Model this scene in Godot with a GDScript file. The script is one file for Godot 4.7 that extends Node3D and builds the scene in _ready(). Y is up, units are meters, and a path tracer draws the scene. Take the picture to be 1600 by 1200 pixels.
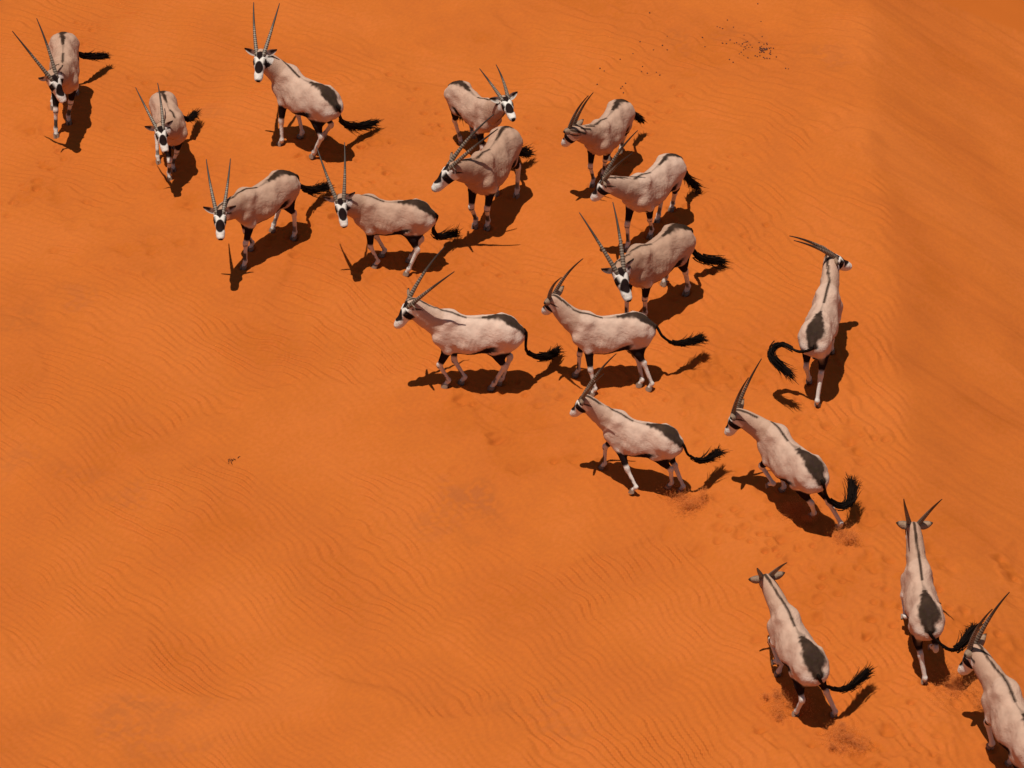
extends Node3D
# A herd of oryx on a red dune, seen from the air at midday.

const FPX := 5786.32            # focal length in pixels of the 1600 x 1200 photograph
const PITCH := 37.5
const EYE := Vector3(0.0, 30.4977, 39.7454)

var n_big := FastNoiseLite.new()
var n_mid := FastNoiseLite.new()
var n_warp := FastNoiseLite.new()
var n_fine := FastNoiseLite.new()
var n_sheet := FastNoiseLite.new()
var n_streak := FastNoiseLite.new()
var n_fur := FastNoiseLite.new()
var crest_z := PackedFloat32Array()
var crest_x := PackedFloat32Array()
var gx := PackedFloat32Array()
var gz := PackedFloat32Array()
var row_height: Array = []
var row_color: Array = []
var row_normal: Array = []
var row_cycle: Array = []
var row_amp: Array = []
var ground_cycle := PackedFloat32Array()
var ground_amp := PackedFloat32Array()
var ground_base := PackedFloat32Array()
var ground_h := PackedFloat32Array()
var heavy_spots: Array = []
var fresh := PackedFloat32Array()
var jobs: Array = []
var fur: StandardMaterial3D
var horn_stuff: StandardMaterial3D
var hair_stuff: StandardMaterial3D
var eye_stuff: StandardMaterial3D
var hoof_stuff: StandardMaterial3D

# n, x, z, yaw, size, neck yaw, neck rise, head yaw, head rise, horn lean, horn splay, head roll
const POSE := [
	[1, -6.627, -6.620, 1.471, 1.017, 0.252, 0.518, -0.982, -1.020, -0.172, 0.228, -0.019],
	[2, -4.982, -5.293, 1.262, 0.893, 0.781, 0.564, -0.815, -0.740, -0.352, 0.174, -0.043],
	[3, -3.026, -5.783, 3.896, 1.024, -1.335, 0.954, -0.906, -0.667, -0.230, 0.178, -0.006],
	[4, -0.550, -5.565, 0.948, 0.920, -0.146, 0.998, 0.420, -0.363, -0.294, 0.122, -0.073],
	[5, -0.283, -3.938, 1.978, 1.098, 0.509, 0.593, 0.465, -0.952, -0.176, 0.175, -0.074],
	[6, 1.398, -5.004, 2.033, 0.935, 0.608, 0.639, 1.240, -1.116, -0.018, 0.03, 0.004],
	[7, 1.997, -3.505, 2.215, 0.994, 0.665, 0.589, 0.553, -1.103, -0.097, 0.262, 0.145],
	[8, 1.968, -1.638, 2.331, 1.075, -0.496, 0.488, -0.757, -0.861, -0.141, 0.239, -0.014],
	[9, -3.512, -3.161, 2.343, 0.974, -0.363, 0.405, -0.471, -0.712, -0.261, 0.162, 0.006],
	[10, -1.700, -2.779, 3.256, 0.949, -1.132, 0.706, -0.803, -0.833, -0.150, 0.202, -0.107],
	[11, -0.517, 0.037, 3.213, 1.018, -0.297, 0.811, 0.011, -1.067, -0.243, 0.290, 0.026],
	[12, 1.292, -0.086, 3.087, 0.938, 0.493, 0.837, 0.412, -1.085, -0.057, 0.249, 0.203],
	[13, 4.157, -0.222, -1.314, 1.013, -0.062, 0.567, 0.861, -0.722, -0.087, 0.03, -0.039],
	[14, 1.638, 2.135, 3.553, 0.902, -0.306, 0.823, 0.314, -1.089, -0.050, 0.252, 0.040],
	[15, 3.576, 2.698, 4.135, 0.982, -0.770, 0.460, 0.214, -1.287, -0.039, 0.222, -0.001],
	[16, 3.431, 6.293, 4.374, 0.980, -0.047, 0.436, 0.370, -0.913, -0.069, 0.177, 0.177],
	[17, 5.008, 5.446, 4.655, 0.983, -0.034, 0.808, 0.011, -1.119, -0.065, 0.238, -0.062],
	[18, 5.909, 7.787, 4.395, 1.105, -0.241, 0.292, -0.458, -1.261, -0.037, 0.171, -0.087],
]
# hoof pixels (x, y, height off the sand) in the order front left, front right, hind left, hind right; null = out of sight
var FEET := {
	1: [[107.5, 192, 0.0], [88, 213, 0], null, [83, 169, 0]],
	2: [[271, 266, 0], [265, 280, 0], null, [247.5, 254, 0]],
	3: [[438, 227, 0], [470, 215, 0], [489, 246, 0], [506, 216, 0.03]],
	4: [null, null, [739, 214, 0], [720, 224, 0]],
	5: [[761, 357, 0], [742, 355, 0], null, [775, 304, 0]],
	6: [[942, 275, 0], [925.6, 290, 0], [970, 236, 0], [950, 249, 0]],
	7: [[1016, 370, 0], [979, 390, 0], [1049, 328, 0], [1027, 346, 0]],
	8: [[1005, 500, 0], [976, 505, 0], [1072.5, 459, 0], [1037.7, 444, 0]],
	9: [[381, 419, 0], [392, 390, 0], [459, 373, 0], [426, 361, 0]],
	10: [[587, 417, 0], [598, 400, 0], [636, 429, 0], [640, 408, 0]],
	11: [[697, 604, 0], [722, 599, 0], [769, 608, 0], [781, 600, 0]],
	12: [[926, 617, 0], [900, 587, 0], [1015, 609, 0], [1000, 603, 0]],
	13: [null, [1299, 551, 0], [1264, 598, 0], [1277, 634, 0]],
	14: [[989, 769, 0.05], [941, 732, 0], [1046, 762, 0.03], [1064, 768, 0]],
	15: [[1202, 760, 0.18], [1222, 768, 0.0], [1268, 808, 0.06], [1311, 825, 0]],
	16: [[1211, 1037, 0.16], [1215, 1055, 0.0], [1243, 1118, 0.02], [1303, 1119, 0]],
	17: [[1412.5, 966, 0.2], null, [1444, 1067, 0], [1455, 1014, 0.14]],
	18: [[1547, 1169, 0.02], null, null, null],
}
# tail pixels (x, y, height)
var TAILS := {
	1: [[124, 84, 0.55], [145, 88, 0.36], [165, 88, 0.22]],
	2: [[289, 185, 0.42], [304, 179, 0.2]],
	3: [[534, 190, 0.5], [556, 198, 0.25], [583, 193, 0.14]],
	5: [[803, 232, 0.45], [824, 239, 0.2]],
	6: [[984, 174, 0.62], [1003, 186, 0.3]],
	7: [[1071, 273, 0.45], [1090, 292, 0.1]],
	8: [[1081, 385, 0.55], [1095, 403, 0.3], [1126, 408, 0.11]],
	9: [[469, 291, 0.55], [488, 297, 0.28], [510, 291, 0.15]],
	10: [[677, 356, 0.6], [684, 369, 0.34], [713, 365, 0.15]],
	11: [[822, 546, 0.62], [834, 556, 0.4], [854, 557, 0.26], [871, 547, 0.13]],
	12: [[1035, 525, 0.72], [1052, 536, 0.55], [1075, 534, 0.42], [1096, 529, 0.34]],
	13: [[1247, 549, 0.8], [1219, 537, 0.84], [1204, 555, 0.72], [1232, 582, 0.58]],
	14: [[1076, 711, 0.66], [1096, 720, 0.48], [1123, 706, 0.34]],
	15: [[1292, 776, 0.6], [1310, 790, 0.4], [1328, 784, 0.38], [1331, 755, 0.45]],
	16: [[1289, 1071, 0.66], [1320, 1077, 0.42], [1355, 1050, 0.3]],
	17: [[1463, 1001, 0.76], [1492, 1015, 0.66], [1523, 980, 0.66]],
}
const LABELS := {
	1: "oryx standing head-on with tail flicked sideways, splayed horns tilted, beside a smaller head-on oryx",
	2: "slight oryx walking head-on with narrow horns, between two larger oryx whose tails are flicked",
	3: "oryx stepping away while turning its raised face straight back, horns upright, bushy tail swept low",
	4: "small oryx with short horns half hidden behind a thickset oryx with lowered swept-back horns",
	5: "thickset oryx head-on in body with its neck bent aside, standing before a small short-horned oryx",
	6: "young oryx with horns seen as one, tail end hanging, dung scattered behind it",
	7: "oryx with lowered head in profile and ringed horns laid across a young oryx's hind legs",
	8: "broad oryx with wide ringed horns and full face, its forelegs hidden behind a walking oryx",
	9: "oryx walking with lowered full face and parallel upright horns, small gap from a side-on neighbour",
	10: "oryx standing side-on with full face turned, wide horns and tufted tail hanging behind its leg",
	11: "oryx walking side-on, head in profile, one horn crossing the shadow of the oryx behind",
	12: "oryx walking side-on with raised neck and face turned away, another's horn crossing its belly",
	13: "lone oryx seen from behind looking aside, tail curled out in loose locks",
	14: "cantering oryx side-on with horns crossing a walker's forelegs, sand kicked up behind its hind hooves",
	15: "galloping oryx with a foreleg lifted, upright horns close together, tail tuft curled upward",
	16: "galloping oryx seen from behind with head turned off and one horn foreshortened, tail streaming",
	17: "oryx running straight off with horns spread in a wide V, tail swept across another's horns",
	18: "running oryx cut by the frame with long close horns held in front of another's tail",
}


func ray(px: float, py: float) -> Vector3:
	var a := deg_to_rad(PITCH)
	var up := Vector3(0, cos(a), -sin(a))
	var fw := Vector3(0, -sin(a), -cos(a))
	return fw + Vector3.RIGHT * ((px - 800.0) / FPX) - up * ((py - 600.0) / FPX)


func at_height(px: float, py: float, h: float) -> Vector3:
	# the point over the sand at height h that this pixel looks at
	var d := ray(px, py)
	var y := h
	var p := EYE
	for k in 4:
		p = EYE + d * ((y - EYE.y) / d.y)
		y = dune(p.x, p.z) + h
	return p


func pixel_of(p: Vector3) -> Vector2:
	var a := deg_to_rad(PITCH)
	var v := p - EYE
	var z := v.dot(Vector3(0, -sin(a), -cos(a)))
	return Vector2(800.0 + FPX * v.x / z, 600.0 - FPX * v.dot(Vector3(0, cos(a), -sin(a))) / z)


func _ready() -> void:
	# camera
	var cam := Camera3D.new()
	cam.name = "camera"
	cam.position = EYE
	cam.rotation_degrees = Vector3(-PITCH, 0, 0)
	cam.fov = 11.84
	cam.near = 0.5
	cam.far = 2000.0
	add_child(cam)
	cam.current = true
	# sky, exposure
	var sky_mat := ProceduralSkyMaterial.new()
	sky_mat.sky_top_color = Color(0.38, 0.43, 0.51)
	sky_mat.sky_horizon_color = Color(0.63, 0.62, 0.6)
	sky_mat.ground_horizon_color = Color(0.5, 0.3, 0.18)
	sky_mat.ground_bottom_color = Color(0.4, 0.2, 0.1)
	sky_mat.sky_curve = 0.12
	sky_mat.energy_multiplier = 0.72
	var sky := Sky.new()
	sky.sky_material = sky_mat
	var env := Environment.new()
	env.background_mode = Environment.BG_SKY
	env.sky = sky
	env.tonemap_mode = Environment.TONE_MAPPER_LINEAR
	env.tonemap_exposure = 0.88
	env.sdfgi_enabled = true
	env.ssao_enabled = true
	env.ssil_enabled = true
	var we := WorldEnvironment.new()
	we.name = "world"
	we.environment = env
	add_child(we)
	# sun: high noon, a little from the left and from behind the camera
	var sun := DirectionalLight3D.new()
	sun.name = "sun"
	sun.light_color = Color(1.0, 0.95, 0.88)
	sun.light_energy = 1.6
	sun.light_angular_distance = 0.5
	sun.shadow_enabled = true
	add_child(sun)
	sun.look_at_from_position(Vector3.ZERO, Vector3(0.15, -1.0, -0.1), Vector3.FORWARD)

	make_noises()
	make_materials()
	make_ground()
	make_herd()
	make_dung()
	make_kicked_sand()
	make_twig()


func make_noises() -> void:
	var k := 0
	for a in [[n_big, 0.11], [n_mid, 0.42], [n_warp, 0.3], [n_fine, 1.6], [n_sheet, 0.2], [n_streak, 1.0], [n_fur, 14.0]]:
		var n: FastNoiseLite = a[0]
		n.seed = 11 + k * 7
		n.noise_type = FastNoiseLite.TYPE_SIMPLEX_SMOOTH
		n.frequency = a[1]
		n.fractal_type = FastNoiseLite.FRACTAL_NONE
		k += 1
	n_sheet.fractal_type = FastNoiseLite.FRACTAL_FBM
	n_sheet.fractal_octaves = 3
	n_mid.fractal_type = FastNoiseLite.FRACTAL_FBM
	n_mid.fractal_octaves = 2
	# patches of dark heavy grains: pixel and size in metres
	for q in [[715, 795, 0.75], [740, 760, 0.5], [250, 1130, 0.9], [170, 1105, 0.6], [860, 1110, 0.6], [30, 500, 0.5], [130, 470, 0.5], [330, 175, 0.3], [1160, 65, 0.5], [1290, 90, 0.5], [120, 740, 0.35], [200, 770, 0.4], [850, 610, 0.4], [1060, 60, 0.5], [20, 730, 0.4]]:
		var d := ray(q[0], q[1])
		var p := EYE - d * (EYE.y / d.y)
		heavy_spots.append(Vector3(p.x, p.z, q[2]))
	for c in [[1350, -200], [1352, 0], [1356, 120], [1358, 220], [1372, 290], [1386, 420], [1393, 560], [1404, 640], [1410, 720], [1420, 830], [1436, 950], [1470, 1100], [1510, 1300]]:
		var d := ray(c[0], c[1])
		var p := EYE - d * (EYE.y / d.y)
		crest_z.append(p.z)
		crest_x.append(p.x)


func make_materials() -> void:
	fur = StandardMaterial3D.new()
	fur.vertex_color_use_as_albedo = true
	fur.roughness = 0.75
	fur.metallic_specular = 0.03
	var nt := NoiseTexture2D.new()
	var nn := FastNoiseLite.new()
	nn.seed = 5
	nn.frequency = 0.06
	nn.fractal_octaves = 4
	nt.noise = nn
	nt.width = 256
	nt.height = 256
	nt.seamless = true
	nt.as_normal_map = true
	nt.bump_strength = 5.0
	fur.normal_enabled = true
	fur.normal_texture = nt
	fur.normal_scale = 0.8
	fur.uv1_triplanar = true
	fur.uv1_scale = Vector3(3, 3, 3)
	horn_stuff = StandardMaterial3D.new()
	horn_stuff.vertex_color_use_as_albedo = true
	horn_stuff.roughness = 0.5
	hair_stuff = StandardMaterial3D.new()
	hair_stuff.albedo_color = Color(0.1, 0.075, 0.065)
	hair_stuff.roughness = 0.6
	hair_stuff.metallic_specular = 0.12
	eye_stuff = StandardMaterial3D.new()
	eye_stuff.albedo_color = Color(0.07, 0.045, 0.035)
	eye_stuff.roughness = 0.12
	hoof_stuff = StandardMaterial3D.new()
	hoof_stuff.albedo_color = Color(0.55, 0.46, 0.4)
	hoof_stuff.roughness = 0.6


# ---------------------------------------------------------------- the dune

func crest_at(z: float) -> float:
	var n := crest_z.size()
	if z <= crest_z[0]:
		return crest_x[0]
	for i in n - 1:
		if z <= crest_z[i + 1]:
			var t := (z - crest_z[i]) / (crest_z[i + 1] - crest_z[i])
			return lerpf(crest_x[i], crest_x[i + 1], t)
	return crest_x[n - 1] + (z - crest_z[n - 1]) * 0.18


func slip(x: float, z: float) -> float:
	return x - crest_at(z) - 0.16 * n_mid.get_noise_2d(z * 1.3, 9.0) - 0.05 * n_fine.get_noise_2d(z, x * 0.3)


func dune(x: float, z: float) -> float:
	var h := 0.16 * n_big.get_noise_2d(x, z) + 0.05 * n_mid.get_noise_2d(x, z * 0.8)
	var d := slip(x, z)
	var r := 0.13 + 0.8 * smoothstep(0.5, 6.0, z)
	var s := 0.5 * (d + sqrt(d * d + r * r))
	h -= 0.48 * 12.0 * tanh(s / 12.0)
	h += 0.035 * (1.0 - smoothstep(-0.1, 0.3, d)) * smoothstep(0.1, 0.22, n_sheet.get_noise_2d(x * 0.7 + z * 0.5, z - x * 0.6))
	return h


func ground_row(r: int) -> void:
	var nx := gx.size()
	var z := gz[r]
	var spots: Array = []
	for q in heavy_spots:
		if absf(z - q.y) < q.z * 1.6:
			spots.append(q)
	var hs := PackedFloat32Array()
	hs.resize(nx)
	var cs := PackedColorArray()
	cs.resize(nx)
	var cy := PackedFloat32Array()
	cy.resize(nx)
	var am := PackedFloat32Array()
	am.resize(nx)
	for j in nx:
		var x := gx[j]
		var h := dune(x, z)
		var near := absf(x) < 8.6 and z > -11.0 and z < 8.8
		var col := Color(0.455, 0.12, 0.0235)
		if near:
			var d := slip(x, z)
			var sheet := smoothstep(0.1, 0.24, n_sheet.get_noise_2d(x * 0.7 + z * 0.5, z - x * 0.6))
			var w := n_warp.get_noise_2d(x, z)
			var wf := n_fine.get_noise_2d(x, z)
			var wm := n_mid.get_noise_2d(x + 40.0, z)
			var brk := n_streak.get_noise_2d(x * 2.6, z * 2.6)
			var cyc := -5.3 * x + 4.9 * z - 0.3 * x * z + 1.9 * w + 0.95 * wm + 0.42 * wf + 0.12 * brk
			cy[j] = cyc
			var patch := smoothstep(-0.35, 0.45, n_mid.get_noise_2d(x * 0.6 - 20.0, z * 0.6 + 7.0) + 0.3 * wf)
			var face := smoothstep(-0.05, 0.25, d) * (1.0 - smoothstep(3.5, 6.0, z))
			var amp := 0.0128 * (1.0 - 0.72 * sheet) * (0.4 + 0.6 * patch) * (1.0 - face) * (0.75 + 0.55 * brk)
			am[j] = amp * smoothstep(8.25, 7.9, absf(x)) * smoothstep(-10.6, -10.2, z) * smoothstep(8.45, 8.1, z)
			h += (0.006 * wf + 0.0025 * brk) * (1.0 - face)
			if face > 0.0:
				var along := 0.907 * x + 0.42 * z
				var across := -0.42 * x + 0.907 * z
				var st := n_streak.get_noise_2d(along * 0.14, across * 1.1) + 0.35 * n_streak.get_noise_2d(along * 0.3 + 30.0, across * 4.0)
				h += face * 0.014 * (1.0 - absf(st) * 2.0) * smoothstep(0.1, 0.5, absf(n_warp.get_noise_2d(along * 0.3, across * 0.9)) + 0.2)
			# colour of the sand: mottled, paler drifts, some patches of dark heavy grains
			var m := n_warp.get_noise_2d(x * 1.3 + 50.0, z * 1.3)
			col = col * (1.0 + 0.045 * m + 0.03 * wf + 0.025 * brk)
			col = col.lerp(Color(0.525, 0.158, 0.036), 0.2 + 0.2 * m + 0.12 * wm)
			col = col * (1.0 + 0.05 * n_fine.get_noise_2d(x * 9.0, z * 9.0))
			for q in spots:
				var hv := smoothstep(1.0, 0.3, Vector2(x - q.x, z - q.y).length() / q.z + 0.5 * wf)
				if hv > 0.0:
					col = col.lerp(Color(0.2, 0.075, 0.04), 0.13 * hv * smoothstep(-0.1, 0.5, absf(brk) + 0.6 * n_fine.get_noise_2d(x * 5.0 + 9.0, z * 5.0)))
		cs[j] = col
		hs[j] = h
	row_height[r] = hs
	row_color[r] = cs
	row_cycle[r] = cy
	row_amp[r] = am


func ripple(cyc: float) -> Vector2:
	# height and slope across one wind ripple: rounded crest, long flanks, narrow trough
	var p := (cyc - floorf(cyc) - 0.5) * TAU
	var a := absf(p)
	if a < 0.7:
		return Vector2(1.22 - p * p / 1.4, -p / 0.7)
	return Vector2(1.57 - a, -signf(p) * smoothstep(PI, PI - 0.35, a))



func normal_row(r: int) -> void:
	var nx := gx.size()
	var nz := gz.size()
	var out := PackedVector3Array()
	out.resize(nx)
	var ra := maxi(r - 1, 0)
	var rb := mini(r + 1, nz - 1)
	for j in nx:
		var ja := maxi(j - 1, 0)
		var jb := mini(j + 1, nx - 1)
		var wx := gx[jb] - gx[ja]
		var wz := gz[rb] - gz[ra]
		var dx := (ground_base[r * nx + jb] - ground_base[r * nx + ja]) / wx
		var dz := (ground_base[rb * nx + j] - ground_base[ra * nx + j]) / wz
		var am := ground_amp[r * nx + j]
		if am > 0.0:
			var s := ripple(ground_cycle[r * nx + j]).y * am * TAU
			dx += s * (ground_cycle[r * nx + jb] - ground_cycle[r * nx + ja]) / wx
			dz += s * (ground_cycle[rb * nx + j] - ground_cycle[ra * nx + j]) / wz
		out[j] = Vector3(-dx, 1.0, -dz).normalized()
	row_normal[r] = out


func axis_steps(lo: float, hi: float, step: float) -> PackedFloat32Array:
	var a := PackedFloat32Array()
	var out: Array = []
	var s := step
	var v := lo
	while v > -320.0:
		s *= 1.35
		v -= s
		out.push_front(v)
	for o in out:
		a.append(o)
	var n := int(round((hi - lo) / step))
	for i in n + 1:
		a.append(lo + step * i)
	s = step
	v = lo + step * n
	while v < 320.0:
		s *= 1.35
		v += s
		a.append(v)
	return a


func press(p: Vector3, rad: float, depth: float, rim: float) -> void:
	# a hoof print or scuff: a dent with a low rim pushed up round it
	var nx := gx.size()
	var j0 := gx.bsearch(p.x - rad * 2.0)
	var j1 := gx.bsearch(p.x + rad * 2.0)
	var r0 := gz.bsearch(p.z - rad * 2.0)
	var r1 := gz.bsearch(p.z + rad * 2.0)
	for r in range(r0, mini(r1, gz.size())):
		for j in range(j0, mini(j1, nx)):
			var q := Vector2(gx[j] - p.x, gz[r] - p.z).length() / rad
			q += 0.25 * n_fine.get_noise_2d(gx[j] * 4.0, gz[r] * 4.0)
			if q < 2.0:
				var e := -depth * exp(-q * q * 2.2) + rim * exp(-(q - 1.15) * (q - 1.15) * 7.0)
				ground_base[r * nx + j] += e
				ground_amp[r * nx + j] *= 1.0 - 0.8 * exp(-q * q)
				fresh[r * nx + j] = minf(fresh[r * nx + j] + exp(-q * q) * depth * 22.0, 1.0)


func make_ground() -> void:
	gx = axis_steps(-8.3, 8.3, 0.024)
	gz = axis_steps(-10.7, 8.5, 0.024)
	var nx := gx.size()
	var nz := gz.size()
	row_height.resize(nz)
	row_color.resize(nz)
	row_normal.resize(nz)
	row_cycle.resize(nz)
	row_amp.resize(nz)
	var id := WorkerThreadPool.add_group_task(ground_row, nz)
	WorkerThreadPool.wait_for_group_task_completion(id)
	var colors := PackedColorArray()
	for r in nz:
		ground_base.append_array(row_height[r])
		ground_cycle.append_array(row_cycle[r])
		ground_amp.append_array(row_amp[r])
		colors.append_array(row_color[r])
	fresh.resize(nx * nz)
	# trampled sand
	var rng := RandomNumberGenerator.new()
	rng.seed = 77
	for zone in [[1040, 560, 1360, 860, 80, 0.8], [1180, 860, 1600, 1200, 110, 0.75], [20, 190, 700, 440, 80, 0.7], [880, 330, 1140, 500, 30, 0.8], [700, 600, 1000, 740, 24, 0.9], [560, 40, 1340, 240, 60, 0.5]]:
		for k in int(zone[4]):
			var p := at_height(rng.randf_range(zone[0], zone[2]), rng.randf_range(zone[1], zone[3]), 0.0)
			press(p, rng.randf_range(0.07, 0.19), rng.randf_range(0.014, 0.045) * zone[5], rng.randf_range(0.006, 0.018) * zone[5])
	# trails of prints behind the walkers
	for t in [[1100, 560, 1390, 700], [1120, 790, 1400, 1010], [1070, 790, 1300, 900], [420, 380, 560, 330], [460, 250, 700, 200], [1330, 850, 1600, 1010], [1320, 1140, 1420, 1240], [100, 230, 10, 330]]:
		for k in 14:
			var f := (k + rng.randf_range(-0.5, 0.5)) / 13.0
			var p := at_height(lerpf(t[0], t[2], f) + rng.randf_range(-17, 17), lerpf(t[1], t[3], f) + rng.randf_range(-11, 11), 0.0)
			press(p, rng.randf_range(0.05, 0.1), rng.randf_range(0.015, 0.042), rng.randf_range(0.006, 0.018))
	# the prints each animal has left behind it
	for row in POSE:
		var head := Vector3(cos(row[3]), 0, sin(row[3]))
		var side := Vector3(head.z, 0, -head.x)
		var turn := rng.randf_range(-0.35, 0.35)
		for k in 12:
			var back := 0.35 + 0.2 * k + rng.randf_range(-0.06, 0.06)
			var p: Vector3 = Vector3(row[1], 0, row[2]) - head * back + side * ((0.11 if k % 2 == 0 else -0.11) + turn * back * back * 0.18 + rng.randf_range(-0.04, 0.04))
			press(p, rng.randf_range(0.05, 0.075), rng.randf_range(0.016, 0.034), rng.randf_range(0.008, 0.016))
	# a press under each hoof
	for n in FEET:
		for f in FEET[n]:
			if f != null and f[2] < 0.04:
				press(at_height(f[0], f[1], 0.0), 0.085, 0.03, 0.018)
	for i in fresh.size():
		if fresh[i] > 0.01:
			colors[i] = colors[i].lerp(Color(0.41, 0.105, 0.017), fresh[i] * 0.4)
	ground_h = ground_base.duplicate()
	for i in ground_h.size():
		if ground_amp[i] > 0.0:
			ground_h[i] += ground_amp[i] * ripple(ground_cycle[i]).x
	id = WorkerThreadPool.add_group_task(normal_row, nz)
	WorkerThreadPool.wait_for_group_task_completion(id)
	var verts := PackedVector3Array()
	verts.resize(nx * nz)
	var normals := PackedVector3Array()
	for r in nz:
		normals.append_array(row_normal[r])
		for j in nx:
			verts[r * nx + j] = Vector3(gx[j], ground_h[r * nx + j], gz[r])
	var idx := PackedInt32Array()
	idx.resize((nx - 1) * (nz - 1) * 6)
	var o := 0
	for r in nz - 1:
		for j in nx - 1:
			var a := r * nx + j
			idx[o] = a
			idx[o + 1] = a + 1
			idx[o + 2] = a + nx
			idx[o + 3] = a + 1
			idx[o + 4] = a + nx + 1
			idx[o + 5] = a + nx
			o += 6
	var sand := StandardMaterial3D.new()
	sand.vertex_color_use_as_albedo = true
	sand.roughness = 0.95
	sand.metallic_specular = 0.1
	var nt := NoiseTexture2D.new()
	var nn := FastNoiseLite.new()
	nn.seed = 21
	nn.frequency = 0.12
	nn.fractal_octaves = 4
	nt.noise = nn
	nt.width = 512
	nt.height = 512
	nt.seamless = true
	nt.as_normal_map = true
	nt.bump_strength = 4.0
	sand.normal_enabled = true
	sand.normal_texture = nt
	sand.normal_scale = 0.3
	sand.uv1_triplanar = true
	sand.uv1_world_triplanar = true
	sand.uv1_scale = Vector3(0.9, 0.9, 0.9)
	var g := MeshInstance3D.new()
	g.name = "ground"
	g.mesh = mesh_of([verts, normals, colors, idx])
	g.material_override = sand
	g.set_meta("kind", "structure")
	g.set_meta("label", "rippled red orange dune sand with a crest and darker slope")
	add_child(g)


func mesh_of(a: Array) -> ArrayMesh:
	var arr: Array = []
	arr.resize(Mesh.ARRAY_MAX)
	arr[Mesh.ARRAY_VERTEX] = a[0]
	arr[Mesh.ARRAY_NORMAL] = a[1]
	if a[2] != null:
		arr[Mesh.ARRAY_COLOR] = a[2]
	arr[Mesh.ARRAY_INDEX] = a[3]
	var m := ArrayMesh.new()
	m.add_surface_from_arrays(Mesh.PRIMITIVE_TRIANGLES, arr)
	return m


# ---------------------------------------------------------------- modelling a body

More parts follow.
